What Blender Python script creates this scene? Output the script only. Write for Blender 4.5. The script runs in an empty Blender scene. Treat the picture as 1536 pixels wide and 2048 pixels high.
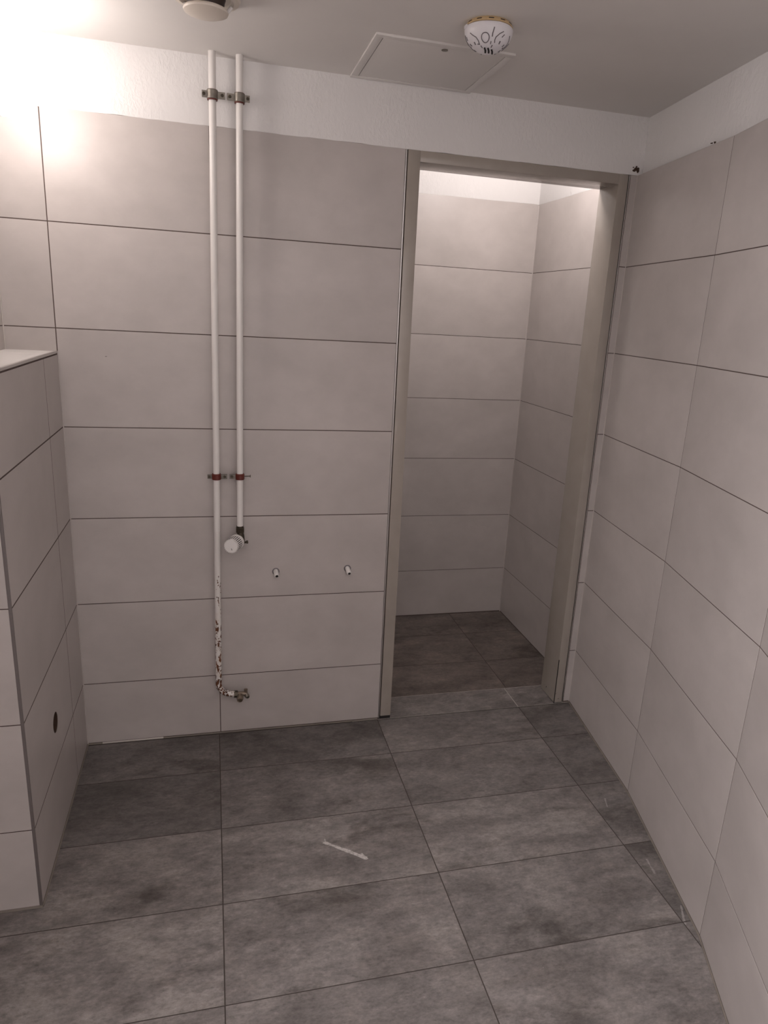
import bpy, bmesh, math, random
from mathutils import Vector, Matrix
PI = math.pi
random.seed(7)
S = bpy.context.scene
C = S.collection

# ------------------------------------------------------------------ camera
CAMP = dict(loc=(0.4976, -2.4535, 1.5325), yaw=0.2678, pitch=-0.2817, roll=0.0562, f=1446.9, px=42.5, py=25.2)
def make_camera():
    a, b, c = CAMP['yaw'], CAMP['pitch'], CAMP['roll']
    f = Vector((math.sin(a)*math.cos(b), math.cos(a)*math.cos(b), math.sin(b)))
    r0 = Vector((math.cos(a), -math.sin(a), 0)); u0 = r0.cross(f)
    r = math.cos(c)*r0 + math.sin(c)*u0
    u = -math.sin(c)*r0 + math.cos(c)*u0
    cd = bpy.data.cameras.new('camera'); cam = bpy.data.objects.new('camera', cd); C.objects.link(cam)
    m = Matrix((( r.x, u.x, -f.x, CAMP['loc'][0]), (r.y, u.y, -f.y, CAMP['loc'][1]),
                (r.z, u.z, -f.z, CAMP['loc'][2]), (0, 0, 0, 1)))
    cam.matrix_world = m
    cd.sensor_fit = 'AUTO'; cd.sensor_width = 36
    cd.lens = CAMP['f']/2048*36
    cd.shift_x = -CAMP['px']/2048; cd.shift_y = CAMP['py']/2048
    cd.clip_start = 0.02
    S.camera = cam
make_camera()

# ------------------------------------------------------------------ world, view, lights
w = bpy.data.worlds.new('world'); S.world = w; w.use_nodes = True
w.node_tree.nodes['Background'].inputs[0].default_value = (0, 0, 0, 1)
w.node_tree.nodes['Background'].inputs[1].default_value = 0
vs = S.view_settings
vs.view_transform = 'Standard'; vs.look = 'None'; vs.gamma = 1; vs.use_curve_mapping = False
vs.exposure = 0.0
GLOBE_COL = (1.0, 0.90, 0.855)
GLOBE_STRENGTH = 19.0
ALCOVE_W = 9.0
FILL_W = 82.0

def light(name, typ, loc, energy, col, size, rot=(0, 0, 0), size_y=None):
    d = bpy.data.lights.new(name, typ); d.energy = energy; d.color = col
    if typ == 'AREA':
        d.size = size
        if size_y: d.shape = 'RECTANGLE'; d.size_y = size_y
    else: d.shadow_soft_size = size
    o = bpy.data.objects.new(name, d); C.objects.link(o); o.location = loc; o.rotation_euler = rot
    return o
light('alcove_lamp_light', 'POINT', (1.66, 0.29, 2.27), ALCOVE_W, (1, 0.91, 0.885), 0.07)
# unseen fill light added beside the camera, turned backwards for soft bounced light
light('fill_light', 'AREA', (-0.05, -2.2, 1.85), FILL_W, (1.0, 0.955, 0.975), 0.5, (0, -PI/2*0.75, -0.70))

# ------------------------------------------------------------------ material helpers
def new_mat(name):
    m = bpy.data.materials.new(name); m.use_nodes = True
    nt = m.node_tree; b = nt.nodes['Principled BSDF']
    return m, nt, b
def N(nt, typ, **kw):
    n = nt.nodes.new(typ)
    for k, v in kw.items(): setattr(n, k, v)
    return n
def simple(name, col, rough=0.5, metal=0.0, noise=0.0, scale=30, bump=0.0, spec=0.5):
    m, nt, b = new_mat(name)
    b.inputs['Roughness'].default_value = rough; b.inputs['Metallic'].default_value = metal
    b.inputs['Specular IOR Level'].default_value = spec
    b.inputs['Base Color'].default_value = (*col, 1)
    tc = N(nt, 'ShaderNodeTexCoord')
    if noise or bump:
        nz = N(nt, 'ShaderNodeTexNoise'); nz.inputs['Scale'].default_value = scale; nz.inputs['Detail'].default_value = 4
        nt.links.new(tc.outputs['Object'], nz.inputs['Vector'])
    if noise:
        mx = N(nt, 'ShaderNodeMix', data_type='RGBA')
        mx.inputs['A'].default_value = (*[c*(1-noise) for c in col], 1); mx.inputs['B'].default_value = (*[min(1, c*(1+noise)) for c in col], 1)
        nt.links.new(nz.outputs['Fac'], mx.inputs['Factor']); nt.links.new(mx.outputs['Result'], b.inputs['Base Color'])
    if bump:
        bp = N(nt, 'ShaderNodeBump'); bp.inputs['Strength'].default_value = bump; bp.inputs['Distance'].default_value = 0.002
        nt.links.new(nz.outputs['Fac'], bp.inputs['Height']); nt.links.new(bp.outputs['Normal'], b.inputs['Normal'])
    return m

def math_node(nt, op, a, b=None, clamp=False):
    n = N(nt, 'ShaderNodeMath', operation=op); n.use_clamp = clamp
    for i, v in enumerate((a, b)):
        if v is None: continue
        if isinstance(v, (int, float)): n.inputs[i].default_value = v
        else: nt.links.new(v, n.inputs[i])
    return n.outputs[0]
def ramp(nt, src, stops):
    r = N(nt, 'ShaderNodeValToRGB')
    e = r.color_ramp.elements
    while len(e) < len(stops): e.new(0.5)
    for i, (p, c) in enumerate(stops):
        e[i].position = p; e[i].color = (*c, 1) if len(c) == 3 else c
    nt.links.new(src, r.inputs[0]); return r.outputs['Color']
def mixc(nt, fac, a, b, blend='MIX'):
    m = N(nt, 'ShaderNodeMix', data_type='RGBA', blend_type=blend)
    for key, v in (('Factor', fac), ('A', a), ('B', b)):
        if isinstance(v, (int, float)): m.inputs[key].default_value = v
        elif isinstance(v, tuple): m.inputs[key].default_value = (*v, 1)
        else: nt.links.new(v, m.inputs[key])
    return m.outputs['Result']

def tile_coords(nt, stretch=(1, 1, 1)):
    """UV in metres plus a random jump for every tile, so that the cloudy print differs from tile to tile"""
    uv = N(nt, 'ShaderNodeUVMap'); uv.uv_map = 'metres'
    at = N(nt, 'ShaderNodeAttribute'); at.attribute_name = 'tile_random'
    sc = N(nt, 'ShaderNodeVectorMath', operation='SCALE'); sc.inputs['Scale'].default_value = 40
    nt.links.new(at.outputs['Color'], sc.inputs[0])
    ad = N(nt, 'ShaderNodeVectorMath', operation='ADD')
    nt.links.new(uv.outputs['UV'], ad.inputs[0]); nt.links.new(sc.outputs['Vector'], ad.inputs[1])
    mu = N(nt, 'ShaderNodeVectorMath', operation='MULTIPLY'); mu.inputs[1].default_value = stretch
    nt.links.new(ad.outputs['Vector'], mu.inputs[0])
    return mu.outputs['Vector'], at
def noise(nt, vec, scale, detail=5, rough=0.55, dist=0.0):
    n = N(nt, 'ShaderNodeTexNoise')
    n.inputs['Scale'].default_value = scale; n.inputs['Detail'].default_value = detail
    n.inputs['Roughness'].default_value = rough; n.inputs['Distortion'].default_value = dist
    nt.links.new(vec, n.inputs['Vector']); return n.outputs['Fac']

def wall_tile_mat():
    m, nt, b = new_mat('light_grey_wall_tile')
    v, at = tile_coords(nt, (1, 1.3, 1))
    n1 = noise(nt, v, 3.2, 5, 0.55, 0.4); n2 = noise(nt, v, 11, 6, 0.6)
    n3 = noise(nt, v, 260, 2)
    c1 = ramp(nt, n1, [(0.30, (0.455, 0.418, 0.398)), (0.70, (0.525, 0.482, 0.462))])
    c2 = ramp(nt, n2, [(0.32, (0.955, 0.955, 0.955)), (0.68, (1.03, 1.03, 1.03))])
    col = mixc(nt, 1.0, c1, c2, 'MULTIPLY')
    tint = math_node(nt, 'MULTIPLY_ADD', at.outputs['Alpha'], 0.05)
    nt.nodes[-1].inputs[2].default_value = 0.975
    cmb = N(nt, 'ShaderNodeCombineColor')
    for i in range(3): nt.links.new(tint, cmb.inputs[i])
    col = mixc(nt, 1.0, col, cmb.outputs[0], 'MULTIPLY')
    nt.links.new(col, b.inputs['Base Color'])
    b.inputs['Roughness'].default_value = 0.36; b.inputs['Specular IOR Level'].default_value = 0.45
    rg = math_node(nt, 'MULTIPLY_ADD', n2, 0.12); nt.nodes[-1].inputs[2].default_value = 0.30
    nt.links.new(rg, b.inputs['Roughness'])
    bp = N(nt, 'ShaderNodeBump'); bp.inputs['Strength'].default_value = 0.06; bp.inputs['Distance'].default_value = 0.001
    nt.links.new(n3, bp.inputs['Height']); nt.links.new(bp.outputs['Normal'], b.inputs['Normal'])
    return m

def floor_tile_mat(name='dark_grey_floor_tile', dark=1.0, warm=(1, 1, 1), smear=True):
    m, nt, b = new_mat(name)
    v, at = tile_coords(nt, (1, 1.8, 1))
    n1 = noise(nt, v, 3.4, 10, 0.72, 0.2); n2 = noise(nt, v, 7, 10, 0.74, 0.2); n3 = noise(nt, v, 70, 6, 0.78)
    n4 = noise(nt, v, 2.6, 10, 0.74, 0.25)
    n5 = noise(nt, v, 26, 8, 0.75, 0.2)
    A = (0.138*dark*warm[0], 0.124*dark*warm[1], 0.117*dark*warm[2]); B = (0.212*dark*warm[0], 0.194*dark*warm[1], 0.186*dark*warm[2])
    col = ramp(nt, n1, [(0.38, A), (0.60, B)])
    c2 = ramp(nt, n2, [(0.34, (0.70, 0.70, 0.70)), (0.5, (1.0, 1.0, 1.0)), (0.66, (1.25, 1.24, 1.22))])
    col = mixc(nt, 1.0, col, c2, 'MULTIPLY')
    c4 = ramp(nt, n4, [(0.34, (0.52, 0.50, 0.485)), (0.46, (1.0, 1.0, 1.0))])
    col = mixc(nt, 1.0, col, c4, 'MULTIPLY')
    c5 = ramp(nt, n5, [(0.34, (0.80, 0.80, 0.80)), (0.5, (1.0, 1.0, 1.0)), (0.66, (1.18, 1.17, 1.16))])
    col = mixc(nt, 1.0, col, c5, 'MULTIPLY')
    c3 = ramp(nt, n3, [(0.30, (0.66, 0.66, 0.66)), (0.48, (1.0, 1.0, 1.0)), (0.60, (1.12, 1.12, 1.12)), (0.72, (1.6, 1.58, 1.54))])
    col = mixc(nt, 1.0, col, c3, 'MULTIPLY')
    tint = math_node(nt, 'MULTIPLY_ADD', at.outputs['Alpha'], 0.9); nt.nodes[-1].inputs[2].default_value = 0.55
    cmb = N(nt, 'ShaderNodeCombineColor')
    for i in range(3): nt.links.new(tint, cmb.inputs[i])
    col = mixc(nt, 1.0, col, cmb.outputs[0], 'MULTIPLY')
    if smear:
        geo = N(nt, 'ShaderNodeNewGeometry'); P = geo.outputs['Position']
        # fine pale dust specks
        vo = N(nt, 'ShaderNodeTexVoronoi'); vo.inputs['Scale'].default_value = 38; nt.links.new(P, vo.inputs['Vector'])
        sp = math_node(nt, 'LESS_THAN', vo.outputs['Distance'], 0.055)
        wn = N(nt, 'ShaderNodeSeparateColor'); nt.links.new(vo.outputs['Color'], wn.inputs[0])
        few = math_node(nt, 'GREATER_THAN', wn.outputs[0], 0.86)
        sp = math_node(nt, 'MULTIPLY', sp, few); sp = math_node(nt, 'MULTIPLY', sp, 0.5)
        col = mixc(nt, sp, col, (0.36, 0.33, 0.31))
        # streaks of dried filler: distance to short segments on the floor
        nz = noise(nt, P, 120, 4, 0.7); nb = noise(nt, P, 25, 3)
        for (ax, ay), (bx, by), wd, op in (((0.795, -0.648), (0.906, -0.737), 0.0110, 1.0), ((0.897, -0.715), (0.908, -0.742), 0.006, 0.9),
                                           ((0.80, -0.635), (0.80, -0.66), 0.004, 0.6),
                                           ((1.735, -0.90), (1.725, -0.96), 0.006, 0.35), ((1.755, -0.615), (1.74, -0.66), 0.005, 0.35), ((1.73, -1.08), (1.70, -1.14), 0.005, 0.4)):
            L = math.hypot(bx-ax, by-ay); dx, dy = (bx-ax)/L, (by-ay)/L
            sub = N(nt, 'ShaderNodeVectorMath', operation='SUBTRACT'); nt.links.new(P, sub.inputs[0]); sub.inputs[1].default_value = ((ax+bx)/2, (ay+by)/2, 0)
            d1 = N(nt, 'ShaderNodeVectorMath', operation='DOT_PRODUCT'); nt.links.new(sub.outputs['Vector'], d1.inputs[0]); d1.inputs[1].default_value = (dx, dy, 0)
            d2 = N(nt, 'ShaderNodeVectorMath', operation='DOT_PRODUCT'); nt.links.new(sub.outputs['Vector'], d2.inputs[0]); d2.inputs[1].default_value = (-dy, dx, 0)
            al = math_node(nt, 'SUBTRACT', math_node(nt, 'ABSOLUTE', d1.outputs['Value']), L/2)
            ac = math_node(nt, 'SUBTRACT', math_node(nt, 'ABSOLUTE', d2.outputs['Value']), wd/2)
            d = math_node(nt, 'MAXIMUM', al, ac)
            d = math_node(nt, 'ADD', d, math_node(nt, 'MULTIPLY', math_node(nt, 'SUBTRACT', nb, 0.5), 0.012))
            mk = math_node(nt, 'LESS_THAN', d, 0.0)
            mk = math_node(nt, 'MULTIPLY', mk, math_node(nt, 'MULTIPLY', ramp(nt, nz, [(0.34, (0.25,)*3), (0.54, (1,)*3)]), op))
            col = mixc(nt, mk, col, (0.56, 0.53, 0.51))
    nt.links.new(col, b.inputs['Base Color'])
    rg = math_node(nt, 'MULTIPLY_ADD', n2, 0.2); nt.nodes[-1].inputs[2].default_value = 0.42
    nt.links.new(rg, b.inputs['Roughness']); b.inputs['Specular IOR Level'].default_value = 0.4
    bp = N(nt, 'ShaderNodeBump'); bp.inputs['Strength'].default_value = 0.25; bp.inputs['Distance'].default_value = 0.001
    nt.links.new(n3, bp.inputs['Height']); nt.links.new(bp.outputs['Normal'], b.inputs['Normal'])
    return m

def plaster_mat(name, col, strength, scale=60):
    m, nt, b = new_mat(name)
    geo = N(nt, 'ShaderNodeNewGeometry')
    mp = N(nt, 'ShaderNodeMapping'); mp.inputs['Scale'].default_value = (1.4, 1, 0.8); nt.links.new(geo.outputs['Position'], mp.inputs['Vector'])
    n1 = noise(nt, mp.outputs[0], scale, 4, 0.6, 0.5); n2 = noise(nt, geo.outputs['Position'], 7, 3)
    hs = math_node(nt, 'MULTIPLY', n1, ramp(nt, n2, [(0.40, (0.15,)*3), (0.62, (1,)*3)]))
    bp = N(nt, 'ShaderNodeBump'); bp.inputs['Strength'].default_value = strength; bp.inputs['Distance'].default_value = 0.003
    nt.links.new(hs, bp.inputs['Height']); nt.links.new(bp.outputs['Normal'], b.inputs['Normal'])
    c = ramp(nt, n2, [(0.3, tuple(x*0.975 for x in col)), (0.7, col)])
    nt.links.new(c, b.inputs['Base Color'])
    b.inputs['Roughness'].default_value = 0.75; b.inputs['Specular IOR Level'].default_value = 0.25
    return m

def rusty_paint_mat(zlo, zhi):
    """cream paint flaking to rust towards the lower end of the pipe"""
    m, nt, b = new_mat('rusty_cream_paint')
    geo = N(nt, 'ShaderNodeNewGeometry'); P = geo.outputs['Position']
    sx = N(nt, 'ShaderNodeSeparateXYZ'); nt.links.new(P, sx.inputs[0])
    mp = N(nt, 'ShaderNodeMapping'); mp.inputs['Scale'].default_value = (1, 1, 0.55); nt.links.new(P, mp.inputs['Vector'])
    n1 = noise(nt, mp.outputs[0], 120, 4, 0.62, 0.3); n2 = noise(nt, P, 9, 2)
    n3 = noise(nt, mp.outputs[0], 60, 3, 0.6)
    mr = N(nt, 'ShaderNodeMapRange'); mr.inputs['From Min'].default_value = zhi; mr.inputs['From Max'].default_value = zlo
    mr.inputs['To Min'].default_value = 0.0; mr.inputs['To Max'].default_value = 1.0; nt.links.new(sx.outputs['Z'], mr.inputs['Value'])
    grad = mr.outputs[0]
    thr = math_node(nt, 'SUBTRACT', 0.82, math_node(nt, 'MULTIPLY', ramp(nt, grad, [(0.0, (0,)*3), (0.08, (0.62,)*3), (0.5, (0.8,)*3), (1.0, (1,)*3)]), 0.325))
    val = math_node(nt, 'ADD', n1, math_node(nt, 'MULTIPLY', math_node(nt, 'SUBTRACT', n2, 0.5), 0.30))
    mk = math_node(nt, 'GREATER_THAN', val, thr)
    stain = math_node(nt, 'MULTIPLY', ramp(nt, n3, [(0.42, (0,)*3), (0.70, (1,)*3)]), math_node(nt, 'MULTIPLY', grad, 0.55, True))
    paint = mixc(nt, stain, (0.74, 0.71, 0.68), (0.55, 0.38, 0.24))
    rust = ramp(nt, n3, [(0.35, (0.035, 0.014, 0.008)), (0.65, (0.16, 0.055, 0.022))])
    col = mixc(nt, mk, paint, rust); nt.links.new(col, b.inputs['Base Color'])
    rg = math_node(nt, 'MULTIPLY_ADD', mk, 0.5); nt.nodes[-1].inputs[2].default_value = 0.35; nt.links.new(rg, b.inputs['Roughness'])
    bp = N(nt, 'ShaderNodeBump'); bp.inputs['Strength'].default_value = 0.5; bp.inputs['Distance'].default_value = 0.001; bp.invert = True
    nt.links.new(mk, bp.inputs['Height']); nt.links.new(bp.outputs['Normal'], b.inputs['Normal'])
    return m
def chipped_frame_mat():
    m, nt, b = new_mat('grey_beige_frame_paint')
    geo = N(nt, 'ShaderNodeNewGeometry'); P = geo.outputs['Position']
    sx = N(nt, 'ShaderNodeSeparateXYZ'); nt.links.new(P, sx.inputs[0])
    n1 = noise(nt, P, 70, 4, 0.65); n2 = noise(nt, P, 12, 3)
    low = N(nt, 'ShaderNodeMapRange'); low.inputs['From Min'].default_value = 0.35; low.inputs['From Max'].default_value = 0.0; nt.links.new(sx.outputs['Z'], low.inputs['Value'])
    thr = math_node(nt, 'SUBTRACT', 0.90, math_node(nt, 'MULTIPLY', low.outputs[0], 0.24))
    mk = math_node(nt, 'GREATER_THAN', n1, thr)
    base = ramp(nt, n2, [(0.3, (0.345, 0.308, 0.272)), (0.7, (0.375, 0.336, 0.298))])
    nt.links.new(mixc(nt, mk, base, (0.03, 0.016, 0.01)), b.inputs['Base Color'])
    b.inputs['Roughness'].default_value = 0.14
    return m

M = dict(
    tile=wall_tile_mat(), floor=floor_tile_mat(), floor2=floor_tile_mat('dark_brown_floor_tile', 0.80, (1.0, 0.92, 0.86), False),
    grout=simple('brown_grey_wall_grout', (0.085, 0.058, 0.050), 0.9, noise=0.2),
    fgrout=simple('dark_floor_grout', (0.060, 0.049, 0.043), 0.95, noise=0.35, scale=40),
    pgrout=simple('pale_floor_grout', (0.42, 0.39, 0.355), 0.9, noise=0.3, scale=60),
    silicone=simple('pale_silicone', (0.50, 0.46, 0.43), 0.4, noise=0.15, scale=8),
    dsilicone=simple('grey_silicone', (0.20, 0.175, 0.15), 0.6, noise=0.3, scale=12),
    plaster=plaster_mat('white_wall_paint', (0.78, 0.765, 0.755), 0.9, 70),
    ceiling=plaster_mat('white_ceiling_paint', (0.76, 0.735, 0.71), 0.12, 40),
    frame=chipped_frame_mat(),
    alu=simple('brushed_aluminium', (0.62, 0.60, 0.58), 0.32, 1.0),
    dalu=simple('dull_grey_profile', (0.17, 0.15, 0.145), 0.45, 0.3),
    zinc=simple('tarnished_zinc', (0.27, 0.25, 0.22), 0.36, 0.9, noise=0.45, scale=90),
    dzinc=simple('dark_zinc', (0.15, 0.137, 0.12), 0.42, 0.85, noise=0.5, scale=110),
    dmetal=simple('blackened_brass', (0.075, 0.062, 0.045), 0.45, 0.7, noise=0.5, scale=120),
    redrub=simple('red_brown_rubber', (0.115, 0.018, 0.011), 0.5, noise=0.35, scale=60),
    pipe=simple('cream_white_paint', (0.76, 0.735, 0.71), 0.32, noise=0.05, scale=12),
    rust=rusty_paint_mat(0.17, 0.66),
    white=simple('white_plastic', (0.80, 0.775, 0.755), 0.35),
    dwhite=simple('bluish_white_plastic', (0.76, 0.745, 0.77), 0.3),
    cream=simple('yellowed_plastic', (0.62, 0.45, 0.25), 0.4, noise=0.12, scale=40),
    ivory=simple('ivory_plastic', (0.70, 0.635, 0.555), 0.38),
    slot=simple('dark_slot', (0.012, 0.009, 0.009), 0.8),
    groove=simple('grey_groove', (0.17, 0.155, 0.165), 0.7),
    brown=simple('dark_brown_plastic', (0.035, 0.020, 0.015), 0.5),
    hatch=simple('painted_hatch', (0.72, 0.695, 0.67), 0.5),
    dark=simple('dark_void', (0.012, 0.010, 0.009), 0.9),
    brass=simple('dirty_brass', (0.22, 0.175, 0.135), 0.45, 0.6, noise=0.4, scale=110),
    crumb=simple('brown_crumb', (0.055, 0.030, 0.018), 0.9, noise=0.4, scale=200),
)
def globe_mat():
    m, nt, b = new_mat('lit_opal_glass')
    b.inputs['Base Color'].default_value = (0.85, 0.85, 0.85, 1)
    b.inputs['Emission Color'].default_value = (*GLOBE_COL, 1); b.inputs['Emission Strength'].default_value = GLOBE_STRENGTH
    return m
M['globe'] = globe_mat()

# ------------------------------------------------------------------ mesh helpers
def obj(name, bm, mats, parent=None, smooth=False, **tags):
    me = bpy.data.meshes.new(name)
    if smooth:
        for f in bm.faces: f.smooth = True
    bm.normal_update(); bm.to_mesh(me); bm.free()
    for m in (mats if isinstance(mats, (list, tuple)) else [mats]): me.materials.append(m)
    if smooth: me.set_sharp_from_angle(angle=math.radians(38))
    o = bpy.data.objects.new(name, me); C.objects.link(o)
    if parent: o.parent = parent
    for k, v in tags.items(): o[k] = v
    return o
def thing(name, label, cat, loc, group=None):
    o = bpy.data.objects.new(name, None); C.objects.link(o); o.location = loc; o.empty_display_size = 0.05
    o['label'] = label; o['category'] = cat
    if group: o['group'] = group
    return o
def part(name, bm, mats, root, smooth=True, label=None):
    """bm is in world space; the part keeps its place under its root"""
    off = Vector((0, 0, 0)); r = root
    while r is not None: off += r.location; r = r.parent
    bmesh.ops.translate(bm, verts=bm.verts, vec=-off)
    o = obj(name, bm, mats, root, smooth)
    if label: o['label'] = label
    return o
def box(bm, lo, hi, mi=0, bevel=0.0):
    vs_ = [bm.verts.new((x, y, z)) for x in (lo[0], hi[0]) for y in (lo[1], hi[1]) for z in (lo[2], hi[2])]
    F = [(0, 1, 3, 2), (4, 6, 7, 5), (0, 4, 5, 1), (2, 3, 7, 6), (0, 2, 6, 4), (1, 5, 7, 3)]
    fs = []
    for f in F:
        fc = bm.faces.new([vs_[i] for i in f]); fc.material_index = mi; fs.append(fc)
    if bevel:
        es = list({e for f in fs for e in f.edges})
        bmesh.ops.bevel(bm, geom=es, offset=bevel, segments=2, affect='EDGES', profile=0.6)
    return fs
def frame_axes(d):
    d = Vector(d).normalized()
    a = Vector((0, 0, 1)) if abs(d.z) < 0.9 else Vector((1, 0, 0))
    x = d.cross(a).normalized(); y = d.cross(x).normalized()
    return x, y, d
def lathe(bm, prof, origin, axis=(0, 0, 1), n=40, mi=0, close=True):
    """prof: (radius, height along axis)"""
    x, y, d = frame_axes(axis); o = Vector(origin); rings = []
    for r, h in prof:
        if r < 1e-6: rings.append([bm.verts.new(o + d*h)])
        else: rings.append([bm.verts.new(o + d*h + (x*math.cos(2*PI*k/n) + y*math.sin(2*PI*k/n))*r) for k in range(n)])
    for A, B in zip(rings, rings[1:]):
        for k in range(n):
            k2 = (k+1) % n
            if len(A) == 1 and len(B) == 1: continue
            if len(A) == 1: f = bm.faces.new((A[0], B[k], B[k2]))
            elif len(B) == 1: f = bm.faces.new((A[k], B[0], A[k2]))
            else: f = bm.faces.new((A[k], B[k], B[k2], A[k2]))
            f.material_index = mi
    if close:
        for R in (rings[0], rings[-1]):
            if len(R) > 2:
                f = bm.faces.new(R if R is rings[0] else R[::-1]); f.material_index = mi
    return bm
def tube(bm, pts, r, n=20, mi=0):
    pts = [Vector(p) for p in pts]; rad = r if isinstance(r, (list, tuple)) else [r]*len(pts)
    rings = []; px = None
    for i, p in enumerate(pts):
        t = (pts[min(i+1, len(pts)-1)] - pts[max(i-1, 0)]).normalized()
        if px is None: px = frame_axes(t)[0]
        px = (px - t*px.dot(t)).normalized(); py = t.cross(px)
        rings.append([bm.verts.new(p + (px*math.cos(2*PI*k/n) + py*math.sin(2*PI*k/n))*rad[i]) for k in range(n)])
    for A, B in zip(rings, rings[1:]):
        for k in range(n):
            f = bm.faces.new((A[k], A[(k+1) % n], B[(k+1) % n], B[k])); f.material_index = mi
    for R in (rings[0][::-1], rings[-1]):
        f = bm.faces.new(R); f.material_index = mi
    return bm
def fix(bm):
    bmesh.ops.recalc_face_normals(bm, faces=bm.faces); return bm
BM = bmesh.new

# tiles: each rect (u0,u1,v0,v1) becomes a slab with a small arris; grout lies 1.6 mm behind the tile face
def tile_field(rects, place, gap=0.0028, grout_rect=None, tint=None, bm=None, mi=(0, 1), arris=0.0004, depth=0.0006, holes=None, grout_holes=True):
    own = bm is None
    if own: bm = BM()
    uv = bm.loops.layers.uv.get('metres') or bm.loops.layers.uv.new('metres')
    cl = bm.loops.layers.float_color.get('tile_random') or bm.loops.layers.float_color.new('tile_random')
    def face(cs, rnd, m):
        f = bm.faces.new([bm.verts.new(place(*c)) for c in cs]); f.material_index = m
        for l, c in zip(f.loops, cs):
            l[uv].uv = (c[0], c[1]); l[cl] = rnd
        return f
    for i, (u0, u1, v0, v1) in enumerate(rects):
        t = tint(i, u0, u1, v0, v1) if tint else random.random()
        rnd = (random.random(), random.random(), random.random(), t)
        g = gap/2; a = arris
        U0, U1, V0, V1 = u0+g, u1-g, v0+g, v1-g
        rings = [((U0, V0), (U1, V0), (U1, V1), (U0, V1)), None]
        o = [(U0, V0), (U1, V0), (U1, V1), (U0, V1)]
        inn = [(U0+a, V0+a), (U1-a, V0+a), (U1-a, V1-a), (U0+a, V1-a)]
        hole = None
        for h in (holes or []):
            if U0 < h[0] < U1 and V0 < h[1] < V1: hole = h
        if hole is None: face([(x, y, 0) for x, y in inn], rnd, mi[0])
        else:
            hu, hv, hr = hole; n = 32
            circ = [(hu+hr*math.cos(2*PI*k/n), hv+hr*math.sin(2*PI*k/n)) for k in range(n)]
            def onrect(k):
                c, s = math.cos(2*PI*k/n), math.sin(2*PI*k/n)
                tx = ((inn[1][0] if c > 0 else inn[0][0])-hu)/c if abs(c) > 1e-9 else 1e9
                ty = ((inn[2][1] if s > 0 else inn[0][1])-hv)/s if abs(s) > 1e-9 else 1e9
                t_ = min(tx, ty); return (hu+c*t_, hv+s*t_)
            outp = [onrect(k) for k in range(n)]
            for k in range(n):
                k2 = (k+1) % n
                A, B = outp[k], outp[k2]; poly = [circ[k], A]
                for cx_, cy_ in inn:
                    an = (math.atan2(cy_-hv, cx_-hu)) % (2*PI); a0 = 2*PI*k/n; a1 = a0+2*PI/n
                    if a0 < an < a1: poly.append((cx_, cy_))
                poly += [B, circ[k2]]
                face([(x, y, 0) for x, y in poly], rnd, mi[0])
        for k in range(4):
            k2 = (k+1) % 4
            face([(*o[k], -a), (*o[k2], -a), (*inn[k2], 0), (*inn[k], 0)], rnd, mi[0])
            face([(*o[k], -0.006), (*o[k2], -0.006), (*o[k2], -a), (*o[k], -a)], rnd, mi[0])
    for gr in (grout_rect or []):
        u0, u1, v0, v1 = gr
        face([(u0, v0, -depth), (u1, v0, -depth), (u1, v1, -depth), (u0, v1, -depth)], (0, 0, 0, 0), mi[1])
    return bm
def grid(us, vs_): return [(a, b, c, d) for a, b in zip(us, us[1:]) for c, d in zip(vs_, vs_[1:])]

# ------------------------------------------------------------------ measurements (metres)
ZC = 2.218                                  # ceiling
ROWS = [0.004, 0.238, 0.538, 0.838, 1.138, 1.438, 1.738, 2.038]
XL = -0.10                                  # left wall
DX0, DX1 = 1.109, 1.899                     # outer edges of the door frame
XC = 1.931                                  # right corner
FR = [(XC, 0.0), (1.852, -0.598), (1.714, -1.184), (1.493, -1.743), (1.207, -2.270), (1.130, -2.86), (1.110, -3.46), (1.107, -3.55)]
LX, LY, LZ = 0.043, -0.750, 1.370           # tiled half wall on the left

# ------------------------------------------------------------------ setting: back wall
def place_back(u, v, d): return (u, -d, v)
bm = BM()
us = [XL, 0.0434, 0.5032, DX0-0.004]
tile_field(grid(us, ROWS), place_back, grout_rect=[(XL-0.02, DX0-0.006, 0, 2.037)], bm=bm)
tile_field(grid([DX1+0.005, XC], ROWS), place_back, grout_rect=[(DX1+0.004, XC+0.02, 0, 2.037)], bm=bm)
for lo, hi in (((-0.3, 0.0065, 0), (1.150, 0.118, ZC)), ((1.870, 0.0065, 0), (2.2, 0.118, ZC)), ((1.150, 0.0065, 2.012), (1.870, 0.118, ZC))):
    box(bm, lo, hi, 1)
wall_back = obj('wall_back', bm, [M['tile'], M['grout']], kind='structure')
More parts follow.
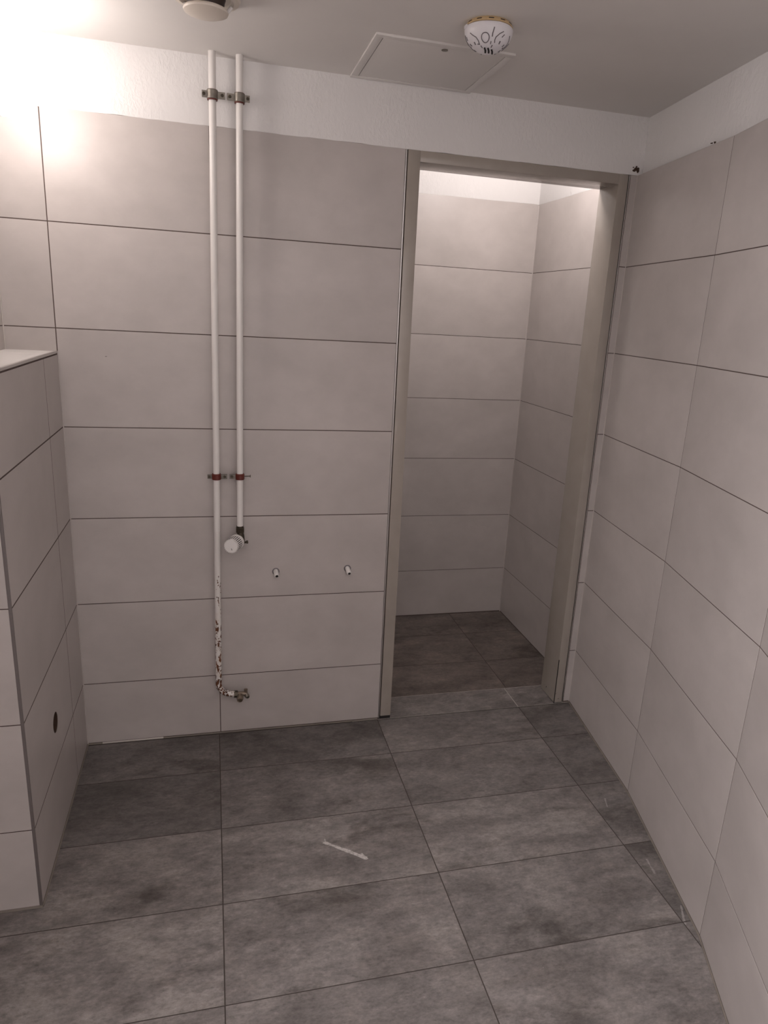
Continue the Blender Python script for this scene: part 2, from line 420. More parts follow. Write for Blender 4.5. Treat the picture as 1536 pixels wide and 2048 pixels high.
# painted plaster band above the tiles, slightly uneven at its lower edge
def plaster_band(name, pts, z0, z1, parent, thick=0.012, step=0.02, wob=0.0013):
    """pts: polyline of the painted face (x,y), the room on its left"""
    bm = BM(); P = []
    for (x0, y0), (x1, y1) in zip(pts, pts[1:]):
        n = max(1, int(math.hypot(x1-x0, y1-y0)/step))
        P += [(x0+(x1-x0)*k/n, y0+(y1-y0)*k/n) for k in range(n)]
    P.append(pts[-1]); rows = []
    for i, (x, y) in enumerate(P):
        a = P[max(i-1, 0)]; b = P[min(i+1, len(P)-1)]; L = math.hypot(b[0]-a[0], b[1]-a[1])
        nx, ny = -(b[1]-a[1])/L, (b[0]-a[0])/L
        zb = z0 + (math.sin(i*0.9)+math.sin(i*0.37+1)+0.6*math.sin(i*2.3))*wob*0.4
        rows.append([bm.verts.new(v) for v in ((x-nx*thick, y-ny*thick, zb), (x-nx*0.001, y-ny*0.001, zb), (x, y, zb+0.002), (x, y, z0+(z1-z0)*0.5), (x, y, z1))])
    for A, B in zip(rows, rows[1:]):
        for k in range(4): bm.faces.new((A[k], A[k+1], B[k+1], B[k]))
    return obj(name, fix(bm), M['plaster'], parent, True)
plaster_band('plaster_band', [(1.960, -0.0015), (XL-0.02, -0.0015)], 2.0362, ZC+0.003, wall_back)
# chipped hole in the corner above the tiles, with a crumb of old filler
bm = BM()
for cx_, cz_, rx, rz in ((1.921, 2.0555, 0.0075, 0.0050), (1.928, 2.0530, 0.0050, 0.0085), (1.914, 2.0510, 0.0060, 0.0036), (1.921, 2.0630, 0.0022, 0.0022), (1.909, 2.0600, 0.0016, 0.0016)):
    bmesh.ops.create_icosphere(bm, subdivisions=3, radius=1, matrix=Matrix.Translation((cx_, -0.0025, cz_)) @ Matrix.Diagonal((rx, 0.0035, rz, 1)))
for v in bm.verts:
    v.co += Vector((random.uniform(-1, 1), random.uniform(-1, 1)*0.4, random.uniform(-1, 1)))*0.0010
obj('chipped_hole', bm, M['crumb'], wall_back, True)
bm = BM(); box(bm, (0.178, -0.0004, 1.3585), (0.184, 0.0002, 1.3597)); obj('scratch', bm, M['dark'], wall_back)

# ------------------------------------------------------------------ setting: right wall, every tile column flat, the wall bending from joint to joint
bm = BM(); acc = 0.0
for (x0, y0), (x1, y1) in zip(FR, FR[1:]):
    L = math.hypot(x1-x0, y1-y0); dx, dy = (x1-x0)/L, (y1-y0)/L
    nx, ny = dy, -dx                        # towards the room
    def place_right(u, v, d, x0=x0, y0=y0, dx=dx, dy=dy, nx=nx, ny=ny, a=acc):
        return (x0+dx*(u-a)+nx*d, y0+dy*(u-a)+ny*d, v)
    tile_field(grid([acc, acc+L], ROWS), place_right, grout_rect=[(acc-0.001, acc+L+0.001, 0, 2.037)], bm=bm, gap=0.0026)
    acc += L
# the masonry behind the tiles
back = [(x+0.16, y) for x, y in FR]; n = len(FR)
inner = [(x+0.007, y) for x, y in FR]
for k in range(n-1):
    q = [inner[k], inner[k+1], back[k+1], back[k]]
    lo = [bm.verts.new((x, y, 0)) for x, y in q]; hi = [bm.verts.new((x, y, 2.0365)) for x, y in q]
    for i in range(4):
        f = bm.faces.new((lo[i], lo[(i+1) % 4], hi[(i+1) % 4], hi[i])); f.material_index = 1
    for r_ in (lo, hi[::-1]):
        f = bm.faces.new(r_); f.material_index = 1
wall_right = obj('wall_right', bm, [M['tile'], M['grout']], kind='structure')
plaster_band('plaster_band', [(1.112, -3.54), (1.118, -2.90), (1.20, -2.285), (1.496, -1.755), (1.60, -1.48), (1.722, -1.19), (1.80, -0.98), (1.866, -0.66), (1.886, -0.50), (1.907, -0.33), (1.9475, 0.0)], 2.0362, ZC+0.003, wall_right)
bm = BM()
for k in range(5):
    bmesh.ops.create_icosphere(bm, subdivisions=2, radius=random.uniform(0.0012, 0.0026), matrix=Matrix.Translation((1.864+random.uniform(-0.004, 0.004), -0.492+random.uniform(-0.012, 0.012), 2.040)))
obj('crumbs', bm, M['crumb'], wall_right, True)

# ------------------------------------------------------------------ setting: left wall and the wall behind the camera
def place_left(u, v, d): return (XL+d, u, v)
bm = BM()
tile_field(grid([-3.55, -3.0, -2.4, -1.8, -1.2, -0.6, -0.001], ROWS), place_left, grout_rect=[(-3.55, 0.0, 0, 2.037)], bm=bm)
box(bm, (XL-0.16, -3.6, 0), (XL-0.0065, 0.0064, ZC), 1)
wall_left = obj('wall_left', bm, [M['tile'], M['grout']], kind='structure')
plaster_band('plaster_band', [(XL+0.0015, 0.0), (XL+0.0015, -3.55)], 2.0362, ZC+0.003, wall_left, step=0.05)
bm = BM()
box(bm, (XL-0.16, -3.70, 0), (1.30, -3.55, ZC))
obj('wall_front', bm, M['plaster'], kind='structure')

# ------------------------------------------------------------------ setting: ceiling and floors
bm = BM(); box(bm, (-0.28, -3.70, ZC), (2.2, 0.118, ZC+0.12)); obj('ceiling', bm, M['ceiling'], kind='structure')

FROWS = [-3.70, -3.535, -3.235, -2.935, -2.635, -2.335, -2.035, -1.735, -1.435, -1.133, -0.832, -0.533, -0.237, -0.008]
FCOLS = [-0.30, -0.10, 0.4985, 1.100, 1.6985, 2.20]
def place_floor(u, v, d): return (u, v, d)
def floor_tint(i, u0, u1, v0, v1):
    c = FCOLS.index(u0) if u0 in FCOLS else 1; r = FROWS.index(v0) if v0 in FROWS else 0
    tab = {(1, 12): 0.26, (1, 11): 0.20, (1, 10): 0.68, (1, 9): 0.80, (2, 12): 0.20, (2, 11): 0.42, (2, 10): 0.62, (2, 9): 0.60,
           (3, 12): 0.36, (3, 11): 0.42, (3, 10): 0.66, (3, 9): 0.46, (4, 12): 0.22, (4, 11): 0.24, (4, 10): 0.30, (4, 9): 0.28,
           (1, 8): 0.72, (2, 8): 0.48, (3, 8): 0.50, (4, 8): 0.26}
    return tab.get((c, r), 0.5)
bm = BM()
tile_field(grid(FCOLS, FROWS), place_floor, gap=0.0030, grout_rect=[(-0.30, 2.20, -3.70, -0.005)], tint=floor_tint, bm=bm)
box(bm, (-0.30, -3.70, -0.12), (2.2, 0.0, -0.0062), 1)
obj('floor', bm, [M['floor'], M['fgrout']], kind='structure')
bm = BM()
tile_field(grid([1.06, 1.6985, 1.90], [-0.005, 0.152]), place_floor, gap=0.0036, grout_rect=[(1.0, 1.95, -0.0078, 0.155)], tint=lambda *a: 0.52, bm=bm)
box(bm, (1.0, 0.0, -0.12), (1.95, 0.155, -0.0062), 1)
obj('floor_threshold', bm, [M['floor'], M['pgrout']], kind='structure')
bm = BM()
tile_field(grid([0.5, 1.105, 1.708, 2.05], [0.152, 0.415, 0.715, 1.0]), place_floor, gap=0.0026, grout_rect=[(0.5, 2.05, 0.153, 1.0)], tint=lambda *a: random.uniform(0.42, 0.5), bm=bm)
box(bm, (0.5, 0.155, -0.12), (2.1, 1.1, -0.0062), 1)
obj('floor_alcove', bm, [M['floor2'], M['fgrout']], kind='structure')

# ------------------------------------------------------------------ setting: the small room behind the doorway
AROWS = [0.003, 0.253, 0.551, 0.850, 1.149, 1.450, 1.758, 2.064]
AX, AY, AZ = 2.001, 0.967, 2.46
bm = BM()
def place_aback(u, v, d): return (u, AY-d, v)
tile_field(grid([0.5, 0.80, 1.40-0.001, AX], AROWS), place_aback, grout_rect=[(0.5, AX+0.01, 0, 2.063)], bm=bm, gap=0.0024)
box(bm, (0.4, AY+0.0065, 0), (2.15, AY+0.12, AZ), 1)
o = obj('wall_alcove_back', bm, [M['tile'], M['grout']], kind='structure')
plaster_band('plaster_band', [(AX+0.01, AY-0.0010), (0.5, AY-0.0010)], 2.0622, AZ, o, step=0.05)
bm = BM()
def place_aright(u, v, d): return (AX-d, u, v)
tile_field(grid([0.118, 0.367, AY], AROWS), place_aright, grout_rect=[(0.118, AY+0.005, 0, 2.063)], bm=bm, gap=0.0024)
box(bm, (AX+0.0065, 0.119, 0), (AX+0.12, AY+0.006, AZ), 1)
o = obj('wall_alcove_right', bm, [M['tile'], M['grout']], kind='structure')
plaster_band('plaster_band', [(AX-0.0010, 0.12), (AX-0.0010, AY+0.01)], 2.0622, AZ, o, step=0.05)
bm = BM(); box(bm, (0.45, 0.119, 0), (0.5, AY+0.006, AZ)); obj('wall_alcove_left', bm, M['plaster'], kind='structure')
bm = BM(); box(bm, (0.45, 0.119, 2.012), (2.1, 0.125, AZ)); box(bm, (0.45, 0.119, 0), (1.145, 0.125, 2.012)); box(bm, (1.875, 0.119, 0), (2.0, 0.125, 2.012))
obj('wall_alcove_front', bm, M['plaster'], kind='structure')
bm = BM(); box(bm, (0.4, 0.119, AZ), (2.15, AY+0.12, AZ+0.1)); obj('ceiling_alcove', bm, M['ceiling'], kind='structure')

# ------------------------------------------------------------------ setting: tiled half wall on the left with its drain hole
bm = BM()
HY, HZ, HR = -0.437, 0.355, 0.030
LR = ROWS[:5] + [LZ-0.0085]
def place_lr(u, v, d): return (LX+d, u, v)
def place_lf(u, v, d): return (u, LY-d, v)
def place_lt(u, v, d): return (u, v, LZ+d)
tile_field(grid([LY+0.005, -0.20, -0.001], LR), place_lr, grout_rect=[], bm=bm, gap=0.0042, arris=0.0001, depth=0.0001, holes=[(HY, HZ, HR)])
# the grout bed behind the side tiles, left open at the drain hole
for u0, u1, v0, v1 in ((LY+0.004, HY-HR, 0, LZ-0.005), (HY+HR, 0, 0, LZ-0.005), (HY-HR, HY+HR, 0, HZ-HR), (HY-HR, HY+HR, HZ+HR, LZ-0.005)):
    tile_field([], place_lr, grout_rect=[(u0, u1, v0, v1)], bm=bm, depth=0.0002)
tile_field(grid([XL, LX-0.005], LR), place_lf, grout_rect=[(XL, LX-0.004, 0, LZ-0.005)], bm=bm, gap=0.0028)
tile_field(grid([XL, LX-0.007], [LY+0.007, -0.15, -0.001]), place_lt, grout_rect=[(XL, LX-0.006, LY+0.006, 0)], bm=bm, gap=0.002, mi=(2, 2))
fix_faces = None
wl = obj('wall_ledge', bm, [M['tile'], M['grout'], M['white']], kind='structure')
bm = BM(); lathe(bm, [(HR*1.02, 0), (HR*1.02, -0.075), (0.0, -0.075)], (LX-0.001, HY, HZ), (1, 0, 0), 32, close=False)
obj('drain_hole', bm, M['crumb'], wl, True)
bm = BM(); box(bm, (LX-0.006, LY+0.0005, 0), (LX+0.0003, LY+0.0050, LZ-0.006)); box(bm, (LX-0.006, LY-0.0003, 0), (LX+0.0006, LY+0.0045, LZ-0.006), bevel=0.001)
obj('corner_profile', bm, M['dalu'], wl)
bm = BM(); box(bm, (LX-0.007, LY-0.0006, LZ-0.0060), (LX+0.0010, -0.0005, LZ+0.0010), bevel=0.0012); box(bm, (XL, LY-0.0010, LZ-0.0060), (LX-0.007, LY+0.007, LZ+0.0010), bevel=0.0012)
obj('edge_profile', bm, M['alu'], wl)

# ------------------------------------------------------------------ setting: silicone joints and tile edge profiles
def bead(name, pts, r, mat):
    bm = BM(); tube(bm, pts, r, 8); return obj(name, bm, mat, None, True, kind='structure')
bead('trim_1', [(LX+0.05, -0.0012, 0.0015), (0.30, -0.0012, 0.0015)], 0.0034, M['silicone'])
bead('trim_12', [(LX+0.001, -0.0012, 0.0010), (LX+0.05, -0.0012, 0.0012)], 0.0030, M['dsilicone'])
bead('trim_11', [(0.30, -0.0012, 0.0010), (1.10, -0.0012, 0.0005)], 0.0028, M['dsilicone'])
bead('trim_2', [(x-0.0008, y, 0.0008) for x, y in FR[:5]], 0.0030, M['dsilicone'])
bead('trim_3', [(LX+0.0008, LY, 0.0008), (LX+0.0008, -0.002, 0.0008)], 0.0030, M['dsilicone'])
bead('trim_4', [(XL, LY-0.001, 0.002), (LX, LY-0.001, 0.002)], 0.0040, M['dsilicone'])
bead('trim_5', [(LX+0.0008, -0.0008, 0.0), (LX+0.0008, -0.0008, LZ)], 0.0022, M['tile'])
bead('trim_6', [(XC-0.0004, -0.0004, 0.0), (XC-0.0004, -0.0004, 2.037)], 0.0015, M['silicone'])
bead('trim_7', [(AX-0.0004, AY-0.0004, 0.0), (AX-0.0004, AY-0.0004, 2.06)], 0.0026, M['tile'])
bead('trim_8', [(XL+0.0006, -0.0006, LZ), (XL+0.0006, -0.0006, 2.037)], 0.0024, M['silicone'])
for nm, x in (('trim_9', DX0-0.0025), ('trim_10', DX1+0.0020)):
    bm = BM(); box(bm, (x-0.0018, -0.0012, 0.004), (x+0.0018, 0.009, 2.036), bevel=0.0006); obj(nm, bm, M['alu'], kind='structure')

# ------------------------------------------------------------------ setting: steel door frame without a door
FD = 0.128
door = bpy.data.objects.new('door_1', None); C.objects.link(door); door.location = (1.505, 0.06, 0); door['kind'] = 'structure'
OI0, OI1, OZ = 1.153, 1.8605, 2.003
def dpart(name, lo, hi, lift=None):
    bm = BM(); box(bm, lo, hi, bevel=0.0016); return part(name, bm, M['frame'], door)
dpart('jamb', (DX0+0.003, -0.0025, 0.012), (OI0, FD, 2.036))
dpart('jamb', (OI1, -0.0025, 0.003), (DX1-0.003, FD, 2.036))
dpart('header', (OI0-0.0005, -0.0022, OZ), (OI1+0.0005, FD, 2.036))
bm = BM(); box(bm, (DX0+0.002, -0.001, 0.0), (OI0-0.001, 0.06, 0.013)); part('rust_foot', bm, M['dark'], door, False)
bm = BM(); box(bm, (OI1-0.0008, -0.0032, 0.0), (OI1+0.0018, -0.0005, 0.20)); part('rust_line', bm, M['dark'], door, False)

# ================================================================== THINGS
# ------------------------------------------------------------------ globe lamp
gc = Vector((0.028, -0.30, 2.027))
t = thing('globe_lamp', 'glowing white globe lamp on the left wall above the tiled ledge', 'lamp', (XL, -0.30, 2.027))
bm = BM(); lathe(bm, [(0.0, 0.0), (0.055, 0.0), (0.055, 0.030), (0.046, 0.048), (0.0, 0.048)], (XL+0.0005, gc.y, gc.z), (1, 0, 0), 40, close=False); part('base', fix(bm), M['white'], t)
bm = BM(); bmesh.ops.create_uvsphere(bm, u_segments=48, v_segments=28, radius=0.083, matrix=Matrix.Translation(gc)); part('globe', bm, M['globe'], t)

# ------------------------------------------------------------------ heating pipes
def pipe_x(z, top, bot): return bot + (top-bot)*z/2.2
PY = -0.045
LT, LB, RT, RB = 0.5145, 0.4975, 0.5905, 0.5725
t = thing('heating_pipe', 'long cream heating pipe with flaking rust, bending right near the floor', 'pipe', (LB, PY, 0.18), 'heating pipes on the back wall')
bm = BM()
zs = [2.226, 1.8, 1.4, 1.0, 0.8]
tube(bm, [(pipe_x(z, LT, LB), PY, z) for z in zs], 0.0105, 24); part('upper_pipe', bm, M['pipe'], t)
bm = BM()
pts = [(pipe_x(z, LT, LB), PY, z) for z in (0.8, 0.66, 0.5, 0.35, 0.23)]
xb = pipe_x(0.23, LT, LB)
for k in range(1, 9):
    a = PI/2*k/8; pts.append((xb+0.028*(1-math.cos(a)), PY, 0.23-0.030*math.sin(a)-0.012*k/8))
z0 = pts[-1][2]; pts += [(0.540, PY, z0-0.004), (0.556, PY, z0-0.006)]
tube(bm, pts, [0.0105]*(len(pts)-3)+[0.0105, 0.0100, 0.0098], 24); part('lower_pipe', bm, M['rust'], t)
EZ = z0-0.007
t = thing('heating_pipe', 'shorter white heating pipe ending at the thermostat valve', 'pipe', (RB, PY, 0.83), 'heating pipes on the back wall')
bm = BM(); tube(bm, [(pipe_x(z, RT, RB), PY, z) for z in (2.226, 1.8, 1.4, 1.1, 0.814)], 0.0103, 24); part('pipe_run', bm, M['pipe'], t)

# ------------------------------------------------------------------ lockshield valve at the end of the long pipe
t = thing('return_valve', 'small corroded brass return valve at the bottom pipe end', 'valve', (0.565, PY, EZ))
def hexa(bm, o, ax, r, h0, h1, mi=0): return lathe(bm, [(r, h0), (r, h1)], o, ax, 6, mi)
bm = BM(); hexa(bm, (0.552, PY, EZ), (1, 0, 0), 0.0125, 0, 0.014); part('union_nut', bm, M['dmetal'], t, False)
bm = BM(); tube(bm, [(0.562, PY, EZ), (0.596, PY, EZ)], 0.0085, 20); tube(bm, [(0.594, PY, EZ-0.010), (0.594, PY, EZ+0.017)], 0.0065, 16); part('valve_body', bm, M['brass'], t)
bm = BM(); lathe(bm, [(0.010, 0), (0.0118, 0.004), (0.0118, 0.020), (0.0095, 0.026), (0.0065, 0.026), (0.0055, 0.018), (0, 0.018)], (0.574, PY-0.004, EZ-0.004), (-0.10, -1, -0.25), 24, close=False); part('spindle_cap', fix(bm), M['brass'], t)
bm = BM(); lathe(bm, [(0.0078, 0), (0.0085, 0.003), (0.0085, 0.013), (0.006, 0.017), (0, 0.017)], (0.596, PY, EZ-0.003), (0.25, -0.9, -0.3), 20, close=False); part('drain_cap', fix(bm), M['zinc'], t)

# ------------------------------------------------------------------ thermostat valve on the shorter pipe
VX = pipe_x(0.82, RT, RB)
t = thing('radiator_valve', 'dark brass radiator valve with white ribbed thermostat head', 'valve', (VX, PY, 0.79))
bm = BM(); hexa(bm, (VX, PY, 0.795), (0, 0, 1), 0.0150, 0, 0.016); lathe(bm, [(0.0118, 0), (0.0118, 0.006)], (VX, PY, 0.811), (0, 0, 1), 24); part('union_nut', bm, M['dmetal'], t, False)
bm = BM()
tube(bm, [(VX, PY, 0.798), (VX+0.002, PY, 0.782), (VX+0.004, PY-0.002, 0.760)], [0.0105, 0.012, 0.012], 20)
tube(bm, [(VX+0.004, PY+0.004, 0.762), (VX+0.004, 0.0, 0.760)], 0.009, 16)
part('valve_body', bm, M['dmetal'], t)
bm = BM(); tube(bm, [(VX+0.012, PY, 0.757), (VX+0.026, PY+0.004, 0.758)], 0.0035, 12); lathe(bm, [(0.0055, 0), (0.0055, 0.005)], (VX+0.021, PY+0.002, 0.758), (1, 0.2, 0.05), 6); part('side_screw', bm, M['dmetal'], t)
# head: a ribbed cylinder pointing out of the wall, down and to the left
ax = Vector((-0.36, -1.0, 0.05)).normalized(); ho = Vector((VX-0.010, PY-0.004, 0.763))
bm = BM(); lathe(bm, [(0.0, 0), (0.0235, 0), (0.0258, 0.003), (0.0258, 0.016), (0.0245, 0.018), (0.0228, 0.060), (0.0212, 0.066), (0.0, 0.0665)], ho, ax, 48, close=False)
part('thermostat_head', fix(bm), M['white'], t)
bx, by, bz = frame_axes(ax)
sl = BM(); rb = BM()
for k in range(24):
    a = 2*PI*(k+0.5)/24; d = bx*math.cos(a)+by*math.sin(a); s = bx*-math.sin(a)+by*math.cos(a)
    for (B_, h0, h1, r0, r1, wd) in ((sl, 0.020, 0.0565, 0.0200, None, 0.0012),):
        q = []
        for h in (h0, h1):
            for r_ in (r0, 0.02475-(h-0.018)*0.0405):
                for e in (-wd, wd): q.append(B_.verts.new(ho+ax*h+d*r_+s*e))
        for f in ((0, 1, 3, 2), (4, 6, 7, 5), (0, 4, 5, 1), (2, 3, 7, 6), (0, 2, 6, 4), (1, 5, 7, 3)): B_.faces.new([q[i] for i in f])
    q = []
    for h, r1 in ((0.0585, 0.0242), (0.0665, 0.0234)):
        for r_ in (0.019, r1):
            for e in (-0.0015, 0.0015): q.append(rb.verts.new(ho+ax*h+d*r_+s*e))
    for f in ((0, 1, 3, 2), (4, 6, 7, 5), (0, 4, 5, 1), (2, 3, 7, 6), (0, 2, 6, 4), (1, 5, 7, 3)): rb.faces.new([q[i] for i in f])
part('vent_slots', fix(sl), M['slot'], t, False); part('grip_ribs', fix(rb), M['white'], t, False)
bm = BM(); e = ho+ax*0.0666; up = (Vector((0, 0, 1))-ax*ax.z).normalized(); sd = ax.cross(up)
tube(bm, [e-up*0.013-sd*0.004, e-up*0.007-sd*0.0015], 0.0008, 8); part('pointer_mark', bm, M['slot'], t)

# ------------------------------------------------------------------ pipe clamps
def pipe_clamp(cx, cz, label, band_mat, liner_mat, r, lugs, band_h=0.017, tilt=0.0, liner_out=False):
    lug_mat = M['dzinc'] if liner_out else M['zinc']
    t = thing('pipe_clamp', label, 'clamp', (cx, PY, cz), 'pipe clamps on the two heating pipes')
    h = band_h/2
    bm = BM(); rr = r
    lathe(bm, [(rr+0.0030, -h), (rr+0.0046, -h+0.0012), (rr+0.0046, h-0.0012), (rr+0.0030, h), (rr+0.0008, h), (rr+0.0008, -h), (rr+0.0030, -h)], (cx, PY, cz), (tilt, 0, 1), 36, close=False)
    part('band', fix(bm), band_mat, t)
    bm = BM()
    lo = -h-0.0028; hi = h+0.0006
    if liner_out: lo, hi = -h-0.0015, h+0.0015
    lathe(bm, [(rr+0.0002, lo), (rr+0.0034, lo), (rr+0.0030, hi), (rr+0.0002, hi), (rr+0.0002, lo)], (cx, PY, cz), (tilt, 0, 1), 36, close=False); part('rubber_liner', fix(bm), liner_mat, t)
    for s, ln, ht in lugs:
        bm = BM(); x0 = cx+s*(rr+0.0030); x1 = cx+s*(rr+0.0030+ln)
        box(bm, (min(x0, x1), PY-0.0042, cz-ht), (max(x0, x1), PY-0.0022, cz+ht), bevel=0.0004)
        box(bm, (min(x0, x1), PY+0.0022, cz-ht), (max(x0, x1), PY+0.0042, cz+ht), bevel=0.0004)
        part('lug', bm, lug_mat, t, False)
        bm = BM(); xs = cx+s*(rr+0.0030+ln*0.62)
        lathe(bm, [(0.0042, 0), (0.0046, 0.001), (0.0040, 0.0034), (0.0014, 0.0034), (0.0010, 0.0018), (0, 0.0018)], (xs, PY-0.0042, cz), (0, -1, 0), 16, close=False)
        tube(bm, [(xs, PY-0.003, cz), (xs, PY+0.008, cz)], 0.0024, 10)
        part('screw', fix(bm), M['dmetal'], t)
    # threaded rod that carries the clamp into the wall
    bm = BM(); tube(bm, [(cx, PY+rr+0.002, cz), (cx, 0.004, cz)], 0.004, 12); lathe(bm, [(0.0075, 0), (0.0075, 0.007)], (cx, PY+rr+0.0035, cz), (0, 1, 0), 6); part('threaded_rod', bm, M['zinc'], t, False)
    return t
UX, UX2 = pipe_x(2.1, LT, LB), pipe_x(2.1, RT, RB)
pipe_clamp(UX, 2.1085, 'grey metal clamp near the ceiling on the long rusty pipe', M['zinc'], M['redrub'], 0.0112, [(-1, 0.0150, 0.0085), (1, 0.0215, 0.0085)], 0.024)
pipe_clamp(UX2, 2.1085, 'grey metal clamp near the ceiling on the shorter pipe', M['zinc'], M['redrub'], 0.0110, [(-1, 0.0215, 0.0085), (1, 0.0150, 0.0085)], 0.024)
MX, MX2 = pipe_x(0.98, LT, LB), pipe_x(0.98, RT, RB)
c3 = pipe_clamp(MX, 0.988, 'red rubber clamp at mid height on the long rusty pipe', M['redrub'], M['redrub'], 0.0106, [(-1, 0.0150, 0.0065), (1, 0.0205, 0.0075)], 0.017, liner_out=True)
c4 = pipe_clamp(MX2, 0.988, 'red rubber clamp just above the thermostat valve', M['redrub'], M['redrub'], 0.0104, [(-1, 0.0205, 0.0075)], 0.017, liner_out=True)
bm = BM(); tube(bm, [(MX2+0.012, PY, 0.989), (MX2+0.033, PY, 0.989)], 0.0016, 10); lathe(bm, [(0.0045, 0), (0.0045, 0.0022)], (MX2+0.0325, PY, 0.989), (1, 0, 0), 12); part('tightening_screw', bm, M['dmetal'], c4)

# ------------------------------------------------------------------ white sleeves left in the wall where the radiator hung
def sleeve(x, z, label, tip):
    t = thing('wall_sleeve', label, 'sleeve', (x, 0, z), 'plastic sleeves in the back wall')
    bm = BM(); lathe(bm, [(0.0090, 0), (0.0130, 0.0), (0.0130, 0.0012), (0.0098, 0.0016)], (x, -0.0002, z), (0, -1, 0), 24, close=False); part('drill_rim', fix(bm), M['groove'], t)
    d = Vector((tip[0], -1, tip[1])).normalized()
    bm = BM(); lathe(bm, [(0.0088, -0.01), (0.0088, 0.022), (0.0076, 0.029), (0.0050, 0.030), (0.0046, 0.020), (0, 0.020)], (x, 0, z), d, 24, close=False); part('sleeve', fix(bm), M['white'], t)
    bm = BM(); lathe(bm, [(0.0052, 0.0200), (0.0052, 0.0302), (0.0, 0.0302)], (x, 0, z), d, 20, close=False); part('bolt_end', fix(bm), M['dark'], t)
    return t
sleeve(0.7035, 0.632, 'white plastic sleeve in the back wall, nearest the thermostat valve', (0.05, -0.28))
sleeve(0.9615, 0.634, 'white plastic sleeve in the back wall, near the door frame', (0.10, -0.38))

# ------------------------------------------------------------------ smoke detector
DC = Vector((1.162, -0.542, ZC))
t = thing('smoke_detector', 'white domed smoke detector with yellowed base on the ceiling', 'smoke detector', DC)
bm = BM(); lathe(bm, [(0.0, 0.0005), (0.050, 0.0005), (0.0530, -0.002), (0.0570, -0.0075), (0.0575, -0.0100), (0.0545, -0.0108), (0, -0.0108)], DC, (0, 0, 1), 64, close=False); base = part('base', fix(bm), M['cream'], t, label='yellowed base ring')
bm = BM()
for k in range(12):
    a = 2*PI*(k+0.5)/12
    for da in (-0.11, -0.055, 0, 0.055):
        q = []
        for aa in (a+da, a+da+0.055):
            for z, r_ in ((-0.0040, 0.0552), (-0.0066, 0.0570)):
                for rr in (r_-0.003, r_): q.append(bm.verts.new(DC+Vector((math.cos(aa)*rr, math.sin(aa)*rr, z))))
        for f in ((0, 1, 3, 2), (4, 6, 7, 5), (0, 4, 5, 1), (2, 3, 7, 6), (0, 2, 6, 4), (1, 5, 7, 3)): bm.faces.new([q[i] for i in f])
part('base_slots', fix(bm), M['brown'], base, False)
DP = [(0.0550, -0.0104), (0.0578, -0.0125), (0.0586, -0.0160), (0.0580, -0.0220), (0.0556, -0.0295), (0.0512, -0.0375), (0.0448, -0.0450), (0.0370, -0.0515), (0.0280, -0.0568), (0.0185, -0.0605), (0.0092, -0.0624), (0.0, -0.0630)]
bm = BM(); lathe(bm, [(0, -0.0104)]+DP, DC, (0, 0, 1), 64, close=False); dome = part('dome', fix(bm), M['dwhite'], t)
def dome_pt(a, s, lift=0.0003):
    """a = azimuth, s = position along the dome profile 0..1"""
    n = len(DP)-1; k = min(int(s*n), n-1); fr = s*n-k
    r = DP[k][0]*(1-fr)+DP[k+1][0]*fr; z = DP[k][1]*(1-fr)+DP[k+1][1]*fr
    return DC+Vector((math.cos(a)*(r+lift), math.sin(a)*(r+lift), z-lift*0.6))
def groove(bm, path, r=0.0011, n=14):
    P = []
    for (a0, s0), (a1, s1) in zip(path, path[1:]):
        P += [dome_pt(math.radians(a0+(a1-a0)*k/n), s0+(s1-s0)*k/n) for k in range(n)]
    P.append(dome_pt(math.radians(path[-1][0]), path[-1][1]))
    tube(bm, P, r, 8)
bm = BM(); F0 = -112.0                       # azimuth that faces the camera
for rep in (0, 120, 240):
    B0 = F0+rep-6
    ring = [(B0+11.5*math.sin(2*PI*k/20), 0.53+0.105*math.cos(2*PI*k/20)) for k in range(21)]
    groove(bm, ring, 0.0011, 2)
    groove(bm, [(B0+22, 0.30), (B0+21, 0.36), (B0+19.5, 0.44), (B0+20, 0.50)], 0.0014, 6)
    groove(bm, [(B0+48, 0.36), (B0+39, 0.42), (B0+31, 0.50), (B0+30, 0.56), (B0+33, 0.62)], 0.0011, 6)
    groove(bm, [(B0+54, 0.41), (B0+49, 0.48)], 0.0010, 6)
    groove(bm, [(B0+50, 0.56), (B0+52, 0.62)], 0.0015, 4); groove(bm, [(B0+28, 0.68), (B0+27, 0.74)], 0.0012, 4)
    groove(bm, [(B0-44, 0.38), (B0-37, 0.44), (B0-28, 0.50), (B0-24, 0.57), (B0-25, 0.66), (B0-33, 0.64)], 0.0010, 6)
    groove(bm, [(B0-42, 0.58), (B0-43, 0.64)], 0.0014, 4); groove(bm, [(B0-22, 0.69), (B0-20, 0.75)], 0.0012, 4)
    groove(bm, [(B0+19, 0.60), (B0+19, 0.66)], 0.0011, 4)
part('ornament_grooves', fix(bm), M['groove'], dome, False)
bm = BM()
for k, (dx, dy) in enumerate(((-0.011, -0.004), (-0.003, -0.006), (0.007, -0.003))):
    a = math.atan2(dy-0.016, dx); 
    tube(bm, [DC+Vector((dx-0.004, dy-0.018, -0.0594)), DC+Vector((dx+0.001, dy-0.010, -0.0616)), DC+Vector((dx+0.004, dy-0.002, -0.0632))], 0.0021, 8)
part('sounder_slots', fix(bm), M['slot'], dome, False)
bm = BM(); box(bm, (DC.x-0.0605, DC.y-0.008, ZC-0.0165), (DC.x-0.0555, DC.y+0.008, ZC-0.0100), bevel=0.001); part('latch', bm, M['dwhite'], t)

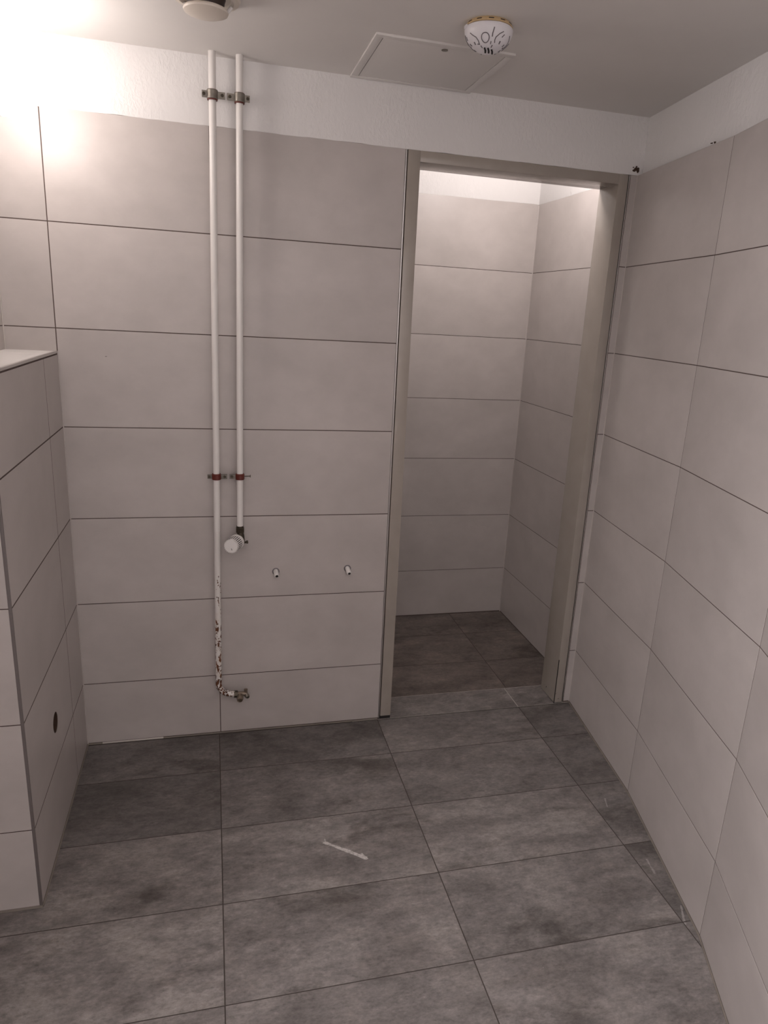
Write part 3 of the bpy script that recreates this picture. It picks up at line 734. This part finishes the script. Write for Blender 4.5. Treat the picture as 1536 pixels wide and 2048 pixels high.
# ------------------------------------------------------------------ exhaust valve
VC = Vector((0.500, -0.441, ZC))
t = thing('exhaust_vent', 'round ivory exhaust disc valve on the ceiling', 'vent', VC)
bm = BM(); lathe(bm, [(0.0, 0.0005), (0.078, 0.0005), (0.0795, -0.004), (0.076, -0.010), (0.064, -0.012), (0.057, -0.006), (0.0, -0.004)], VC, (0, 0, 1), 64, close=False); part('flange', fix(bm), M['ivory'], t)
bm = BM(); lathe(bm, [(0.046, -0.004), (0.043, -0.012), (0.040, -0.030), (0.0, -0.030)], VC, (0, 0, 1), 48, close=False); part('throat', fix(bm), M['brown'], t)
bm = BM(); lathe(bm, [(0.0, -0.027), (0.044, -0.0265), (0.0500, -0.029), (0.0515, -0.0325), (0.0500, -0.036), (0.040, -0.040), (0.020, -0.0428), (0.0, -0.0435)], VC, (0, 0, 1), 64, close=False); part('disc', fix(bm), M['ivory'], t)
for a in (0.35, 0.35+2*PI/3, 0.35+4*PI/3):
    c, s = math.cos(a), math.sin(a); bm = BM()
    tube(bm, [VC+Vector((c*0.064, s*0.064, -0.008)), VC+Vector((c*0.050, s*0.050, -0.026))], 0.0042, 8)
    part('bracket', bm, M['white'], t)

# ------------------------------------------------------------------ ceiling access hatch
t = thing('access_hatch', 'square white access hatch in the ceiling beside the smoke detector', 'hatch', (1.108, -0.19, ZC))
HX0, HX1, HY0, HY1 = 0.918, 1.300, -0.381, -0.004
bm = BM(); fw = 0.021
for lo, hi in (((HX0, HY0), (HX1, HY0+fw)), ((HX0, HY1-fw), (HX1, HY1)), ((HX0, HY0+fw), (HX0+fw, HY1-fw)), ((HX1-fw, HY0+fw), (HX1, HY1-fw))):
    box(bm, (lo[0], lo[1], ZC-0.0055), (hi[0], hi[1], ZC+0.001), bevel=0.0012)
part('hatch_frame', bm, M['hatch'], t)
bm = BM(); g = 0.0018; box(bm, (HX0+fw+g, HY0+fw+g, ZC-0.0045), (HX1-fw-g, HY1-fw-g, ZC-0.001), bevel=0.0008); panel = part('panel', bm, M['hatch'], t)
bm = BM(); box(bm, (HX0+fw-0.001, HY0+fw-0.001, ZC-0.0012), (HX1-fw+0.001, HY1-fw+0.001, ZC+0.0005)); part('shadow_gap', bm, M['dark'], t, False)
bm = BM(); lathe(bm, [(0.0085, 0), (0.0085, 0.0018), (0.006, 0.0024), (0.0, 0.0024)], (1.112, HY0+fw+0.018, ZC-0.0045), (0, 0, -1), 20, close=False); part('lock', fix(bm), M['zinc'], panel)
